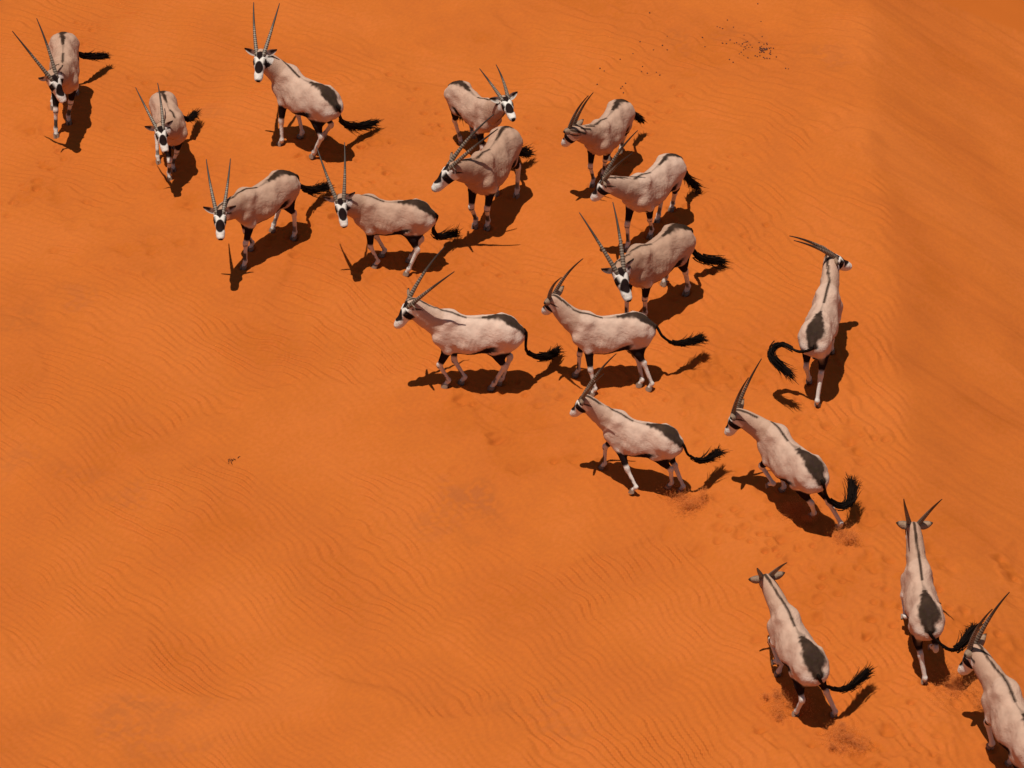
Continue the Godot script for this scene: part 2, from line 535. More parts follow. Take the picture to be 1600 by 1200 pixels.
class Sculpt:
	# bones as tapered capsules, joined smoothly with a lofted trunk; meshed as surface nets
	var pa := PackedVector3Array()
	var ba := PackedVector3Array()
	var la := PackedVector3Array()
	var ib := PackedFloat32Array()
	var ra := PackedFloat32Array()
	var rd := PackedFloat32Array()
	var sq := PackedFloat32Array()
	var kk := PackedFloat32Array()
	var tag := PackedInt32Array()
	var side := PackedInt32Array()
	# trunk tables
	var t_c := PackedFloat32Array()
	var t_h := PackedFloat32Array()
	var t_w := PackedFloat32Array()
	const TX0 := -0.67
	const TX1 := 0.53
	const TN := 68
	var split := Vector3.ZERO
	var split_n := Vector3.RIGHT
	var hp := Vector3.ZERO
	var hh := Vector3.RIGHT
	var hn := Vector3.UP
	var hl := Vector3.BACK
	var noise: FastNoiseLite
	var tone := 1.0
	var patch_w := 1.0
	var gask := {}
	var belly := 0.0
	var girth := 1.0
	var patch_x := 0.0
	var V := PackedVector3Array()
	var N := PackedVector3Array()
	var C := PackedColorArray()
	var I := PackedInt32Array()

	func bone(a: Vector3, b: Vector3, r0: float, r1: float, t: int, k := 0.05, lat := Vector3.BACK, flat := 1.0, sd_ := 0) -> void:
		pa.append(a)
		ba.append(b - a)
		ib.append(1.0 / maxf((b - a).length_squared(), 1e-6))
		ra.append(r0)
		rd.append(r1 - r0)
		la.append(lat.normalized())
		sq.append(flat * flat - 1.0)
		kk.append(k)
		tag.append(t)
		side.append(sd_)

	func trunk_tables() -> void:
		# x, top, bottom, half width
		var T := [[-0.67, 0.94, 0.79, 0.05], [-0.62, 1.0, 0.74, 0.1], [-0.56, 1.065, 0.7, 0.145], [-0.48, 1.128, 0.685, 0.18], [-0.4, 1.162, 0.675, 0.2], [-0.3, 1.17, 0.645, 0.222], [-0.2, 1.148, 0.612, 0.238], [-0.1, 1.128, 0.582, 0.251], [0.0, 1.115, 0.562, 0.257], [0.1, 1.118, 0.552, 0.25], [0.2, 1.14, 0.552, 0.232], [0.28, 1.172, 0.565, 0.205], [0.34, 1.185, 0.585, 0.185], [0.41, 1.165, 0.625, 0.162], [0.46, 1.12, 0.69, 0.135], [0.5, 1.04, 0.75, 0.1], [0.53, 0.97, 0.8, 0.06]]
		for i in TN + 1:
			var x := TX0 + (TX1 - TX0) * i / TN
			var s := 0
			while s < T.size() - 2 and x > T[s + 1][0]:
				s += 1
			var t: float = (x - T[s][0]) / (T[s + 1][0] - T[s][0])
			var q: Array = []
			for c in [1, 2, 3]:
				var p0: float = T[maxi(s - 1, 0)][c]
				var p1: float = T[s][c]
				var p2: float = T[s + 1][c]
				var p3: float = T[mini(s + 2, T.size() - 1)][c]
				q.append(0.5 * (2.0 * p1 + (p2 - p0) * t + (2.0 * p0 - 5.0 * p1 + 4.0 * p2 - p3) * t * t + (3.0 * p1 - p0 - 3.0 * p2 + p3) * t * t * t))
			q[1] += belly * smoothstep(0.5, 0.2, absf(x))
			t_c.append((q[0] + q[1]) * 0.5)
			t_h.append((q[0] - q[1]) * 0.5)
			t_w.append(q[2] * girth)

	func trunk(p: Vector3) -> float:
		var u := (p.x - TX0) / (TX1 - TX0) * TN
		var dx := 0.0
		if u < 0.0:
			dx = TX0 - p.x
			u = 0.0
		elif u > TN - 0.001:
			dx = p.x - TX1
			u = TN - 0.001
		var i := int(u)
		var t := u - i
		var cy := t_c[i] + (t_c[i + 1] - t_c[i]) * t
		var hy := t_h[i] + (t_h[i + 1] - t_h[i]) * t
		var hz := t_w[i] + (t_w[i + 1] - t_w[i]) * t
		var b := (p.y - cy) / hy
		# the barrel is widest below the middle and runs up to a ridge
		hz *= 1.0 - 0.16 * clampf(b + 0.25, -0.6, 1.0)
		var a := p.z / hz
		var q := sqrt(a * a + b * b)
		var d := (q - 1.0) * minf(hy, hz) * (1.0 + 0.25 * clampf(absf(b) - absf(a), 0.0, 1.0))
		if dx > 0.0:
			d = sqrt(maxf(d, 0.0) * maxf(d, 0.0) + dx * dx) + minf(d, 0.0) * 0.2
		return d

	func one(i: int, p: Vector3) -> float:
		var v := p - pa[i]
		var t := clampf(v.dot(ba[i]) * ib[i], 0.0, 1.0)
		v -= ba[i] * t
		var c := v.dot(la[i])
		return sqrt(v.length_squared() + sq[i] * c * c) - ra[i] - rd[i] * t

	func field(p: Vector3, list: PackedInt32Array, with_trunk: bool) -> float:
		var d := trunk(p) if with_trunk else 1e3
		for i in list:
			var v := p - pa[i]
			var t := clampf(v.dot(ba[i]) * ib[i], 0.0, 1.0)
			v -= ba[i] * t
			var c := v.dot(la[i])
			var e := sqrt(v.length_squared() + sq[i] * c * c) - ra[i] - rd[i] * t
			var k := kk[i]
			var h := k - absf(d - e)
			d = minf(d, e)
			if h > 0.0:
				d -= h * h / (4.0 * k)
		return d

	func keep(p: Vector3, head: bool, slack: float) -> bool:
		var s := (p - split).dot(split_n)
		var in_head := s > -slack and (p - hp).length_squared() < 0.36
		return in_head if head else not (s > 0.0 and (p - hp).length_squared() < 0.36)

	func run(lo: Vector3, hi: Vector3, cell: float, head: bool) -> void:
		var B := 4
		var bs := cell * B
		var nb := Vector3i(ceili((hi.x - lo.x) / bs), ceili((hi.y - lo.y) / bs), ceili((hi.z - lo.z) / bs))
		# offset so that cell indices stay positive
		var SY := 1024
		var SX := 1024 * 1024
		var where := {}
		var edges := PackedInt32Array()
		var all := PackedInt32Array()
		for i in pa.size():
			all.append(i)
		var sup := 4
		var R0 := bs * sup * 0.8661
		var R1 := bs * 0.8661
		var vals := PackedFloat32Array()
		vals.resize((B + 1) * (B + 1) * (B + 1))
		var S := B + 1
		var corner := [0, 1, S, S + 1, S * S, S * S + 1, S * S + S, S * S + S + 1]
		var first := V.size()
		var first_i := I.size()
		for sx in range(0, nb.x, sup):
			for sy in range(0, nb.y, sup):
				for sz in range(0, nb.z, sup):
					var c0 := lo + Vector3(sx + sup * 0.5, sy + sup * 0.5, sz + sup * 0.5) * bs
					var dm := trunk(c0)
					var ds := PackedFloat32Array()
					for i in all:
						var e := one(i, c0)
						ds.append(e)
						dm = minf(dm, e)
					if dm > R0 * 1.05 + 0.05 or dm < -R0 * 1.4 - 0.05:
						continue
					var near := PackedInt32Array()
					for i in all:
						if ds[i] < dm + 2.6 * R0 + 0.08:
							near.append(i)
					for bx in range(sx, mini(sx + sup, nb.x)):
						for by in range(sy, mini(sy + sup, nb.y)):
							for bz in range(sz, mini(sz + sup, nb.z)):
								var c1 := lo + Vector3(bx + 0.5, by + 0.5, bz + 0.5) * bs
								if not keep(c1, head, bs * 1.5) and not keep(c1 - split_n * bs * 1.5, head, bs * 1.5):
									continue
								var tr := trunk(c1)
								var d1 := tr
								var e1 := PackedFloat32Array()
								for i in near:
									var e := one(i, c1)
									e1.append(e)
									d1 = minf(d1, e)
								if d1 > R1 * 1.45 + 0.014 or d1 < -R1 * 1.4:
									continue
								var list := PackedInt32Array()
								for q in near.size():
									if e1[q] < d1 + 2.0 * R1 + 0.05:
										list.append(near[q])
								var wt := tr < d1 + 2.0 * R1 + 0.05
								var org := lo + Vector3(bx, by, bz) * bs
								var o := 0
								var pos := 0
								for x in S:
									for y in S:
										for z in S:
											var f := field(org + Vector3(x, y, z) * cell, list, wt)
											vals[o] = f
											if f > 0.0:
												pos += 1
											o += 1
								if pos == 0 or pos == o:
									continue
								for x in B:
									for y in B:
										for z in B:
											var b0 := (x * S + y) * S + z
											var m := 0
											for q in 8:
												if vals[b0 + corner[q]] > 0.0:
													m += 1
											if m == 0 or m == 8:
												continue
											var sum := Vector3.ZERO
											var cnt := 0
											for q in 8:
												var v0 := vals[b0 + corner[q]]
												for ax in [1, 2, 4]:
													if q & ax:
														continue
													var v1 := vals[b0 + corner[q | ax]]
													if (v0 > 0.0) != (v1 > 0.0):
														var t := v0 / (v0 - v1)
														sum += Vector3((q >> 2) & 1, (q >> 1) & 1, q & 1) + Vector3(1 if ax == 4 else 0, 1 if ax == 2 else 0, 1 if ax == 1 else 0) * t
														cnt += 1
											var ci := Vector3i(bx * B + x + 1, by * B + y + 1, bz * B + z + 1)
											var key := ci.x * SX + ci.y * SY + ci.z
											var P := org + (Vector3(x, y, z) + sum / cnt) * cell
											where[key] = V.size()
											V.append(P)
											C.append(color_at(P, list, wt))
											var w0 := vals[b0] > 0.0
											if w0 != (vals[b0 + corner[4]] > 0.0):
												edges.append_array([key, 0, 1 if w0 else 0])
											if w0 != (vals[b0 + corner[2]] > 0.0):
												edges.append_array([key, 1, 1 if w0 else 0])
											if w0 != (vals[b0 + corner[1]] > 0.0):
												edges.append_array([key, 2, 1 if w0 else 0])
		var step := [SX, SY, 1]
		N.resize(V.size())
		for q in range(0, edges.size(), 3):
			var key := edges[q]
			var ax := edges[q + 1]
			var e1: int = step[(ax + 1) % 3]
			var e2: int = step[(ax + 2) % 3]
			if not (where.has(key - e1) and where.has(key - e2) and where.has(key - e1 - e2)):
				continue
			var a: int = where[key]
			var b: int = where[key - e1]
			var c: int = where[key - e1 - e2]
			var d: int = where[key - e2]
			if not keep(V[a], head, cell * 2.0 if head else 0.0):
				continue
			if edges[q + 2] == 0:
				var s := b
				b = d
				d = s
			var nrm := (V[c] - V[a]).cross(V[d] - V[b])
			I.append_array([a, b, c, a, c, d])
			# front faces run clockwise
			for v in [a, b, c, d]:
				N[v] -= nrm
		for v in range(first, N.size()):
			N[v] = N[v].normalized()
			V[v] += N[v] * relief(V[v])
			N[v] = Vector3.ZERO
		for q in range(first_i, I.size(), 6):
			var a := I[q]
			var b := I[q + 1]
			var c := I[q + 2]
			var d := I[q + 5]
			var nrm := (V[c] - V[a]).cross(V[d] - V[b])
			N[a] -= nrm
			N[b] -= nrm
			N[c] -= nrm
			N[d] -= nrm
		for v in range(first, N.size()):
			N[v] = N[v].normalized()

	func bump(p: Vector3, x: float, y: float, z: float, r: float) -> float:
		var q := Vector3(p.x - x, p.y - y, absf(p.z) - z).length_squared() / (r * r)
		return exp(-q * 2.0) if q < 3.0 else 0.0

	func relief(p: Vector3) -> float:
		if p.y < 0.6 or (p - hp).length_squared() < 0.16:
			return 0.0
		var e := 0.008 * noise.get_noise_3dv(p * 0.4) + 0.003 * noise.get_noise_3dv(p * 1.6)
		if p.x < 0.62:
			# hip bone, hollow of the flank, groove behind the shoulder, shoulder and thigh muscle
			e += 0.018 * bump(p, -0.35, 1.08, 0.14, 0.07) - 0.022 * bump(p, -0.2, 0.95, 0.22, 0.13)
			e -= 0.013 * bump(p, 0.2, 0.88, 0.2, 0.1) + 0.012 * bump(p, 0.22, 0.72, 0.2, 0.08)
			e += 0.006 * bump(p, 0.38, 0.97, 0.16, 0.1) + 0.012 * bump(p, -0.5, 0.9, 0.2, 0.12)
			e -= 0.012 * bump(p, -0.58, 0.98, 0.14, 0.07)
			var rib := smoothstep(-0.2, -0.05, p.x) * smoothstep(0.28, 0.15, p.x) * smoothstep(0.62, 0.7, p.y) * smoothstep(1.02, 0.9, p.y)
			e += 0.0028 * rib * sin((p.x + 0.25 * p.y) * 105.0)
		return e * 1.05

	func color_at(p: Vector3, list: PackedInt32Array, wt: bool) -> Color:
		var best := 1e3
		var who := -1
		if wt:
			best = trunk(p) - 0.01
		for i in list:
			var e := one(i, p)
			if e < best:
				best = e
				who = i
		var t := 0.0
		var tg := 0
		if who >= 0:
			t = clampf((p - pa[who]).dot(ba[who]) * ib[who], 0.0, 1.0)
			tg = tag[who]
		var jit := noise.get_noise_3dv(p) * 0.5 + noise.get_noise_3dv(p * 0.35) * 0.7
		var j := jit * 0.012
		var fawn := Color(0.41, 0.252, 0.178).lerp(Color(0.61, 0.448, 0.374), tone)
		var dark := Color(0.022, 0.0145, 0.012)
		var brown := Color(0.021, 0.0115, 0.008) * (1.0 + 0.6 * jit)
		var white := Color(0.74, 0.7, 0.67)
		var pale := Color(0.49, 0.33, 0.255).lerp(Color(0.68, 0.53, 0.462), tone)
		var c := fawn * (1.0 + 0.14 * jit)
		if tg == 1 and (p - hp).dot(hh) > -0.03 and (p - hp).length_squared() < 0.05:
			tg = 2
		if tg == 2:
			return head_color(p, j, fawn, dark, white)
		if tg == 0 or tg == 1 or tg == 3 or tg == 7:
			# rump and hind quarters are paler, the neck is warmer
			c = c.lerp(pale, 0.75 * smoothstep(0.1, -0.45, p.x) * smoothstep(1.2, 0.8, p.y))
			if tg == 1:
				c = c.lerp(Color(0.34, 0.195, 0.13).lerp(Color(0.48, 0.325, 0.245), tone), 0.5)
				var lat := la[who]
				var dv := p - pa[who] - ba[who] * t
				var zl := lerpf(absf(p.z), absf(dv.dot(lat)), smoothstep(0.42, 0.6, p.x))
				var up := lat.cross(ba[who]).normalized()
				if up.y < 0.0:
					up = -up
				var h := dv.dot(up)
				if h > 0.0:
					c = c.lerp(brown, 0.9 * smoothstep(0.026, 0.011, zl + 0.4 * j))
				else:
					c = c.lerp(dark, 0.75 * smoothstep(0.018, 0.006, zl + j) * smoothstep(0.1, 0.5, t + 0.4))
			var az := absf(p.z) + j
			var tu := int(clampf((p.x - TX0) / (TX1 - TX0) * TN, 0.0, TN - 0.01))
			if p.y > 0.9 and tg != 1 and p.x < 0.56 and p.y > t_c[tu] + t_h[tu] - 0.06:
				# line along the spine, widening to the dark croup patch
				var w := 0.0
				if p.x > 0.08:
					w = 0.0145
				elif p.x > patch_x:
					w = 0.006
				else:
					w = 0.008 + 0.112 * patch_w * pow(clampf((patch_x - p.x) / (patch_x + 0.5), 0.0, 1.0), 1.3) * (1.0 - 0.5 * smoothstep(-0.54, -0.64, p.x))
				var f := smoothstep(w + 0.026, w - 0.014, az + 1.6 * j) if w > 0.03 else smoothstep(w + 0.012, w - 0.006, az - 1.0 * j)
				c = c.lerp(brown, f * (0.95 if absf(p.x + 0.02) > 0.1 else 0.45))
			if p.y < 0.82 and p.x > -0.42 and p.x < 0.36 and (tg == 0 or tg == 7):
				# black band along the lower flank, white under it
				var u := clampf((p.x - TX0) / (TX1 - TX0) * TN, 0.0, TN - 0.01)
				var bot := t_c[int(u)] - t_h[int(u)]
				var y := p.y - bot + j
				var hi := 0.07 + 0.085 * smoothstep(0.25, -0.2, p.x)
				c = c.lerp(dark, smoothstep(hi + 0.012, hi - 0.006, y) * smoothstep(-0.38, -0.27, p.x))
				c = c.lerp(white, smoothstep(0.05, 0.034, y))
			if tg == 3:
				c = c.lerp(white, 0.5 * smoothstep(0.78, 0.66, p.y))
			if tg == 7:
				var gk: Array = gask[side[who]]
				var gd: Vector3 = gk[1] - gk[0]
				var gt: float = (p - gk[0]).dot(gd) / gd.length_squared()
				c = c.lerp(dark, smoothstep(0.06, 0.16, gt + j * 3.0 + (p.x - gk[0].x - gd.x * gt) * 1.4))
				c = c.lerp(white, 0.45 * smoothstep(-0.5, -0.62, p.x) * smoothstep(1.0, 0.85, p.y))
		elif tg == 4:
			# forearm: pale elbow, dark band, white from the knee
			c = white.lerp(fawn, 0.35)
			c = c.lerp(dark, smoothstep(0.1, 0.2, t + j * 4.0))
			c = c.lerp(white, smoothstep(0.76, 0.86, t + j * 3.0))
		elif tg == 5:
			c = white * 0.94
			var dv := p - pa[who] - ba[who] * t
			if dv.x > 0.004:
				c = c.lerp(dark, 0.9 * smoothstep(0.4, 0.52, t + j * 4.0) * smoothstep(0.98, 0.86, t))
		elif tg == 8:
			# gaskin: dark in front and outside, paler behind
			c = c.lerp(pale, 0.6)
			var dv := p - pa[who] - ba[who] * t
			c = c.lerp(dark, smoothstep(0.06, 0.16, t + j * 3.0 + dv.x * 1.4))
			c = c.lerp(white, smoothstep(0.78, 0.88, t + j * 3.0))
		elif tg == 9:
			c = white * 0.92
			var dv := p - pa[who] - ba[who] * t
			if dv.x > 0.008:
				c = c.lerp(dark, 0.75 * smoothstep(0.6, 0.7, t + j * 4.0) * smoothstep(0.99, 0.9, t))
		else:
			c = white * 0.93
		c.a = 1.0
		return c

	func head_color(p: Vector3, j: float, fawn: Color, dark: Color, white: Color) -> Color:
		var v := p - hp
		var a := v.dot(hh) + j * 0.5
		var n := v.dot(hn)
		var l := absf(v.dot(hl)) + j * 0.5
		var c := white
		# back of the head
		c = c.lerp(fawn, smoothstep(0.0, -0.03, a + 0.5 * minf(n + 0.05, 0.0)))
		# dark line behind the cheek
		c = c.lerp(dark, 0.9 * smoothstep(0.02, 0.011, absf(a - 0.012 - 0.35 * (n + 0.06))) * smoothstep(-0.045, -0.07, n))
		# stripe through the eye to the jaw
		var st := 0.118 - 0.32 * (n + 0.03)
		c = c.lerp(dark, smoothstep(0.054, 0.043, absf(a - st)) * smoothstep(0.046, 0.058, l + maxf(-n - 0.11, 0.0)) * smoothstep(0.02, -0.005, n))
		# forehead patch
		var fw := 0.055 * smoothstep(0.105, 0.02, a)
		c = c.lerp(dark, smoothstep(fw + 0.004, fw - 0.006, l) * smoothstep(-0.04, -0.015, n) * smoothstep(-0.05, -0.03, a) * smoothstep(0.1, 0.09, a))
		# blaze down the nose
		var q := Vector2((a - 0.205) / 0.095, l / 0.061).length()
		c = c.lerp(dark, smoothstep(1.08, 0.93, q) * smoothstep(-0.08, -0.06, n))
		# nose and mouth
		c = c.lerp(dark, smoothstep(0.378, 0.39, a) * smoothstep(0.04, 0.026, l) * smoothstep(-0.075, -0.06, n))
		c.a = 1.0
		return c


func dir(az: float, el: float) -> Vector3:
	return Vector3(cos(az) * cos(el), sin(el), sin(az) * cos(el))


func two_bone(a: Vector3, b: Vector3, l1: float, l2: float, pole: Vector3) -> Array:
	# the joint between a and b, and b pulled in if it is out of reach
	var v := b - a
	var d := v.length()
	var m := (l1 + l2) * 0.998
	if d > m:
		# stretch a little rather than leave the ground
		var s := d / m
		l1 *= s
		l2 *= s
	d = v.length()
	var u := v / d
	var x := (l1 * l1 - l2 * l2 + d * d) / (2.0 * d)
	var y := sqrt(maxf(l1 * l1 - x * x, 0.0))
	var w := (pole - u * pole.dot(u)).normalized()
	return [a + u * x + w * y, b]


func plan(row: Array) -> Dictionary:
	# everything about one animal, in its own axes: x forward, y up, z to its right
	var n: int = row[0]
	var k: float = row[4]
	var yaw: float = row[3]
	var px := pixel_of(Vector3(row[1], 0, row[2]))
	var base := at_height(px.x, px.y, 0.0)
	var basis := Basis(Vector3.UP, -yaw)
	var xf := Transform3D(basis.scaled(Vector3(k, k, k)), base)
	var inv := xf.affine_inverse()
	var o := {"n": n, "xf": xf, "k": k}
	var S := Sculpt.new()
	S.noise = n_fur
	var rng := RandomNumberGenerator.new()
	rng.seed = 100 + n
	S.tone = [0.25, 0.25, 0.6, 0.4, 0.15, 0.35, 0.65, 0.15, 0.25, 0.3, 1.0, 0.75, 0.65, 0.75, 0.55, 0.5, 0.48, 0.4][n - 1]
	rng.randf()
	S.patch_w = [0.5, 0.5, 0.9, 0.75, 0.3, 0.75, 0.55, 0.85, 0.85, 1.0, 0.85, 0.85, 1.0, 1.1, 1.05, 1.15, 1.15, 0.9][n - 1]
	S.patch_x = rng.randf_range(-0.08, 0.06)
	S.belly = rng.randf_range(-0.025, 0.035)
	S.girth = rng.randf_range(0.86, 1.02)
	S.trunk_tables()
	# neck and head
	var ny: float = row[5]
	var nd := dir(ny, row[6])
	var h := dir(ny + float(row[7]), row[8])
	var nrm := (Vector3.UP - h * h.y).normalized()
	var left := nrm.cross(h)
	var rl: float = row[11]
	var n2 := nrm * cos(rl) + left * sin(rl)
	left = left * cos(rl) - nrm * sin(rl)
	var P := Vector3(0.5, 1.0, 0) + nd * 0.54
	S.hp = P
	S.hh = h
	S.hn = n2
	S.hl = left
	o.P = P
	o.h = h
	o.n2 = n2
	o.left = left
	var O := P - h * 0.012 - n2 * 0.085
	var b0 := Vector3(0.27, 0.96, 0)
	var b1 := Vector3(0.47, 1.0, 0)
	var b2 := Vector3(0.5, 0.97, 0) + nd * 0.34
	var pts: Array = []
	for i in 7:
		pts.append(b0.bezier_interpolate(b1, b2, O, i / 6.0))
	var rr := [0.21, 0.197, 0.177, 0.157, 0.139, 0.12, 0.096]
	for i in 6:
		var tan: Vector3 = (pts[i + 1] - pts[i]).normalized()
		var lat := Vector3.FORWARD.lerp(left, i / 6.0)
		lat = (lat - tan * lat.dot(tan)).normalized()
		S.bone(pts[i], pts[i + 1], rr[i], rr[i + 1], 1, 0.06, lat, lerpf(1.55, 1.3, i / 5.0))
	S.split = pts[5].lerp(pts[6], 0.25)
	S.split_n = (pts[6] - pts[5]).normalized()
	S.bone(P + h * 0.02 - n2 * 0.068, P + h * 0.13 - n2 * 0.068, 0.088, 0.082, 2, 0.03, left, 1.0)
	S.bone(P + h * 0.13 - n2 * 0.062, P + h * 0.29 - n2 * 0.048, 0.077, 0.056, 2, 0.04, left, 1.02)
	S.bone(P + h * 0.3 - n2 * 0.048, P + h * 0.35 - n2 * 0.046, 0.058, 0.055, 2, 0.03, left, 0.95)
	S.bone(P + h * 0.05 - n2 * 0.14, P + h * 0.32 - n2 * 0.085, 0.06, 0.04, 2, 0.045, left, 1.05)
	for s: float in [-1.0, 1.0]:
		S.bone(P + h * 0.08 - n2 * 0.02 + left * 0.062 * s, P + h * 0.13 - n2 * 0.03 + left * 0.06 * s, 0.028, 0.024, 2, 0.03)
	# legs
	o.hoof = []
	var feet: Array = FEET[n]
	var rest := [Vector3(0.36, 0, -0.12), Vector3(0.30, 0, 0.12), Vector3(-0.52, 0, -0.12), Vector3(-0.46, 0, 0.12)]
	for q in 4:
		var s := -1.0 if q % 2 == 0 else 1.0
		var F: Vector3 = rest[q]
		var lift := 0.0
		if feet[q] != null:
			F = inv * at_height(feet[q][0], feet[q][1], feet[q][2])
			lift = feet[q][2]
		else:
			var wpos: Vector3 = xf * F
			F.y = (dune(wpos.x, wpos.z) - base.y) / k
		var up := smoothstep(0.02, 0.12, lift)
		if q < 2:
			var sw := F.x - 0.33
			var sh := Vector3(0.415 + 0.12 * sw, 0.84, 0.118 * s)
			var el := Vector3(0.315 + 0.22 * sw, 0.70, 0.13 * s + 0.1 * (F.z - 0.12 * s))
			var fk := F + Vector3(-0.035 - 0.05 * up, 0.105, 0)
			var j := two_bone(el, fk, 0.335, 0.285, Vector3(1, 0.05, 0))
			S.bone(Vector3(0.32, 1.08, 0.075 * s), sh, 0.085, 0.088, 3, 0.08, Vector3.BACK, 1.2, int(s))
			S.bone(sh, el, 0.09, 0.075, 3, 0.07, Vector3.BACK, 1.15, int(s))
			S.bone(el, j[0], 0.072, 0.037, 4, 0.035, Vector3.BACK, 1.05, int(s))
			S.bone(j[0] + Vector3(0.004, 0.02, 0), j[0] - Vector3(0, 0.02, 0), 0.038, 0.036, 5, 0.02, Vector3.BACK, 1.0, int(s))
			S.bone(j[0], fk, 0.031, 0.027, 5, 0.02, Vector3.BACK, 1.0, int(s))
			S.bone(fk, fk + Vector3(-0.006, 0.006, 0), 0.033, 0.03, 6, 0.02, Vector3.BACK, 1.0, int(s))
			S.bone(fk, F + Vector3(0, 0.045, 0), 0.027, 0.031, 6, 0.02, Vector3.BACK, 1.0, int(s))
		else:
			var sw := F.x + 0.5
			var hip := Vector3(-0.42, 0.92, 0.1 * s)
			var st := Vector3(-0.325 + 0.2 * sw, 0.715, 0.122 * s)
			var fk := F + Vector3(-0.03 - 0.05 * up, 0.105, 0)
			var j := two_bone(st, fk, 0.345, 0.335, Vector3(-1, 0.0, 0))
			S.gask[int(s)] = [st, j[0]]
			S.bone(hip, st, 0.168, 0.09, 7, 0.09, Vector3.BACK, 1.4, int(s))
			S.bone(Vector3(-0.555, 0.87, 0.085 * s), st.lerp(j[0], 0.42) + Vector3(-0.03, 0, 0), 0.1, 0.058, 7, 0.06, Vector3.BACK, 1.25, int(s))
			S.bone(st, j[0], 0.086, 0.037, 8, 0.06, Vector3.BACK, 1.15, int(s))
			S.bone(j[0] + Vector3(-0.014, 0.03, 0), j[0] + Vector3(0, -0.02, 0), 0.03, 0.036, 9, 0.02, Vector3.BACK, 1.0, int(s))
			S.bone(j[0], fk, 0.034, 0.028, 9, 0.02, Vector3.BACK, 1.0, int(s))
			S.bone(fk, fk + Vector3(-0.006, 0.006, 0), 0.034, 0.031, 6, 0.02, Vector3.BACK, 1.0, int(s))
			S.bone(fk, F + Vector3(0, 0.045, 0), 0.028, 0.032, 6, 0.02, Vector3.BACK, 1.0, int(s))
		o.hoof.append([F, up])
	# root of the tail
	o.tail0 = Vector3(-0.66, 0.955, 0)
	S.bone(Vector3(-0.55, 1.02, 0), o.tail0, 0.05, 0.032, 0, 0.05)
	# horns
	var lean: float = row[9]
	var splay: float = row[10]
	var hd := h * (-cos(lean)) + n2 * sin(lean)
	o.horns = []
	for s: float in [1.0, -1.0]:
		var q := hd * cos(splay) + left * (s * sin(splay))
		var root := P + left * (0.042 * s) - n2 * 0.02 + h * 0.03
		o.horns.append([root, P + left * (0.03 * s) + q * 0.88, n2, left * s])
	# tail
	var path: Array = [o.tail0 + Vector3(0.04, 0.02, 0), o.tail0 + Vector3(-0.035, -0.03, 0)]
	if TAILS.has(n):
		for t in TAILS[n]:
			path.append(inv * at_height(t[0], t[1], t[2]))
	else:
		path.append_array([Vector3(-0.67, 0.8, -0.07), Vector3(-0.62, 0.55, -0.15), Vector3(-0.6, 0.36, -0.18)])
	o.path = path
	o.S = S
	return o


func sculpt_job(i: int) -> void:
	var o: Dictionary = jobs[i >> 1]
	var S: Sculpt = o.S if i % 2 == 0 else o.S2
	if i % 2 == 0:
		var lo := Vector3(1e3, 1e3, 1e3)
		var hi := -lo
		for q in S.pa.size():
			for e in [S.pa[q], S.pa[q] + S.ba[q]]:
				lo = lo.min(e)
				hi = hi.max(e)
		S.run(lo - Vector3.ONE * 0.28, hi + Vector3.ONE * 0.28, 0.018, false)
	else:
		var c := S.hp + S.hh * 0.13 - S.hn * 0.04
		S.run(c - Vector3.ONE * 0.36, c + Vector3.ONE * 0.36, 0.009, true)


func part(called: String, m: Mesh, mat: Material, parent: Node) -> MeshInstance3D:
	var o := MeshInstance3D.new()
	o.name = called
	o.mesh = m
	o.material_override = mat
	parent.add_child(o, true)
	return o


func tube(pts: Array, radii: Array, cols: Array, sides: int) -> ArrayMesh:
	var V := PackedVector3Array()
	var N := PackedVector3Array()
	var C := PackedColorArray()
	var I := PackedInt32Array()
	add_tube(V, N, C, I, pts, radii, cols, sides)
	return mesh_of([V, N, C, I])


func add_tube(V: PackedVector3Array, N: PackedVector3Array, C: PackedColorArray, I: PackedInt32Array, pts: Array, radii: Array, cols: Array, sides: int) -> void:
	var n := pts.size()
	var side := Vector3.ZERO
	var first := V.size()
	for i in n:
		var t: Vector3 = (pts[mini(i + 1, n - 1)] - pts[maxi(i - 1, 0)]).normalized()
		if i == 0:
			side = t.cross(Vector3.UP if absf(t.y) < 0.9 else Vector3.RIGHT).normalized()
		else:
			side = (side - t * side.dot(t)).normalized()
		var up := t.cross(side)
		for s in sides:
			var a := TAU * s / sides
			var d := side * cos(a) + up * sin(a)
			V.append(pts[i] + d * radii[i])
			N.append(d)
			C.append(cols[i])
	for i in n - 1:
		for s in sides:
			var a := first + i * sides + s
			var b := first + i * sides + (s + 1) % sides
			I.append_array([a, a + sides, b, b, a + sides, b + sides])
	# caps
	for e in [0, n - 1]:
		var c := V.size()
		V.append(pts[e])
		N.append((pts[e] - pts[1 if e == 0 else n - 2]).normalized())
		C.append(cols[e])
		for s in sides:
			var a := first + int(e) * sides + s
			var b := first + int(e) * sides + (s + 1) % sides
			if e == 0:
				I.append_array([c, a, b])
			else:
				I.append_array([c, b, a])


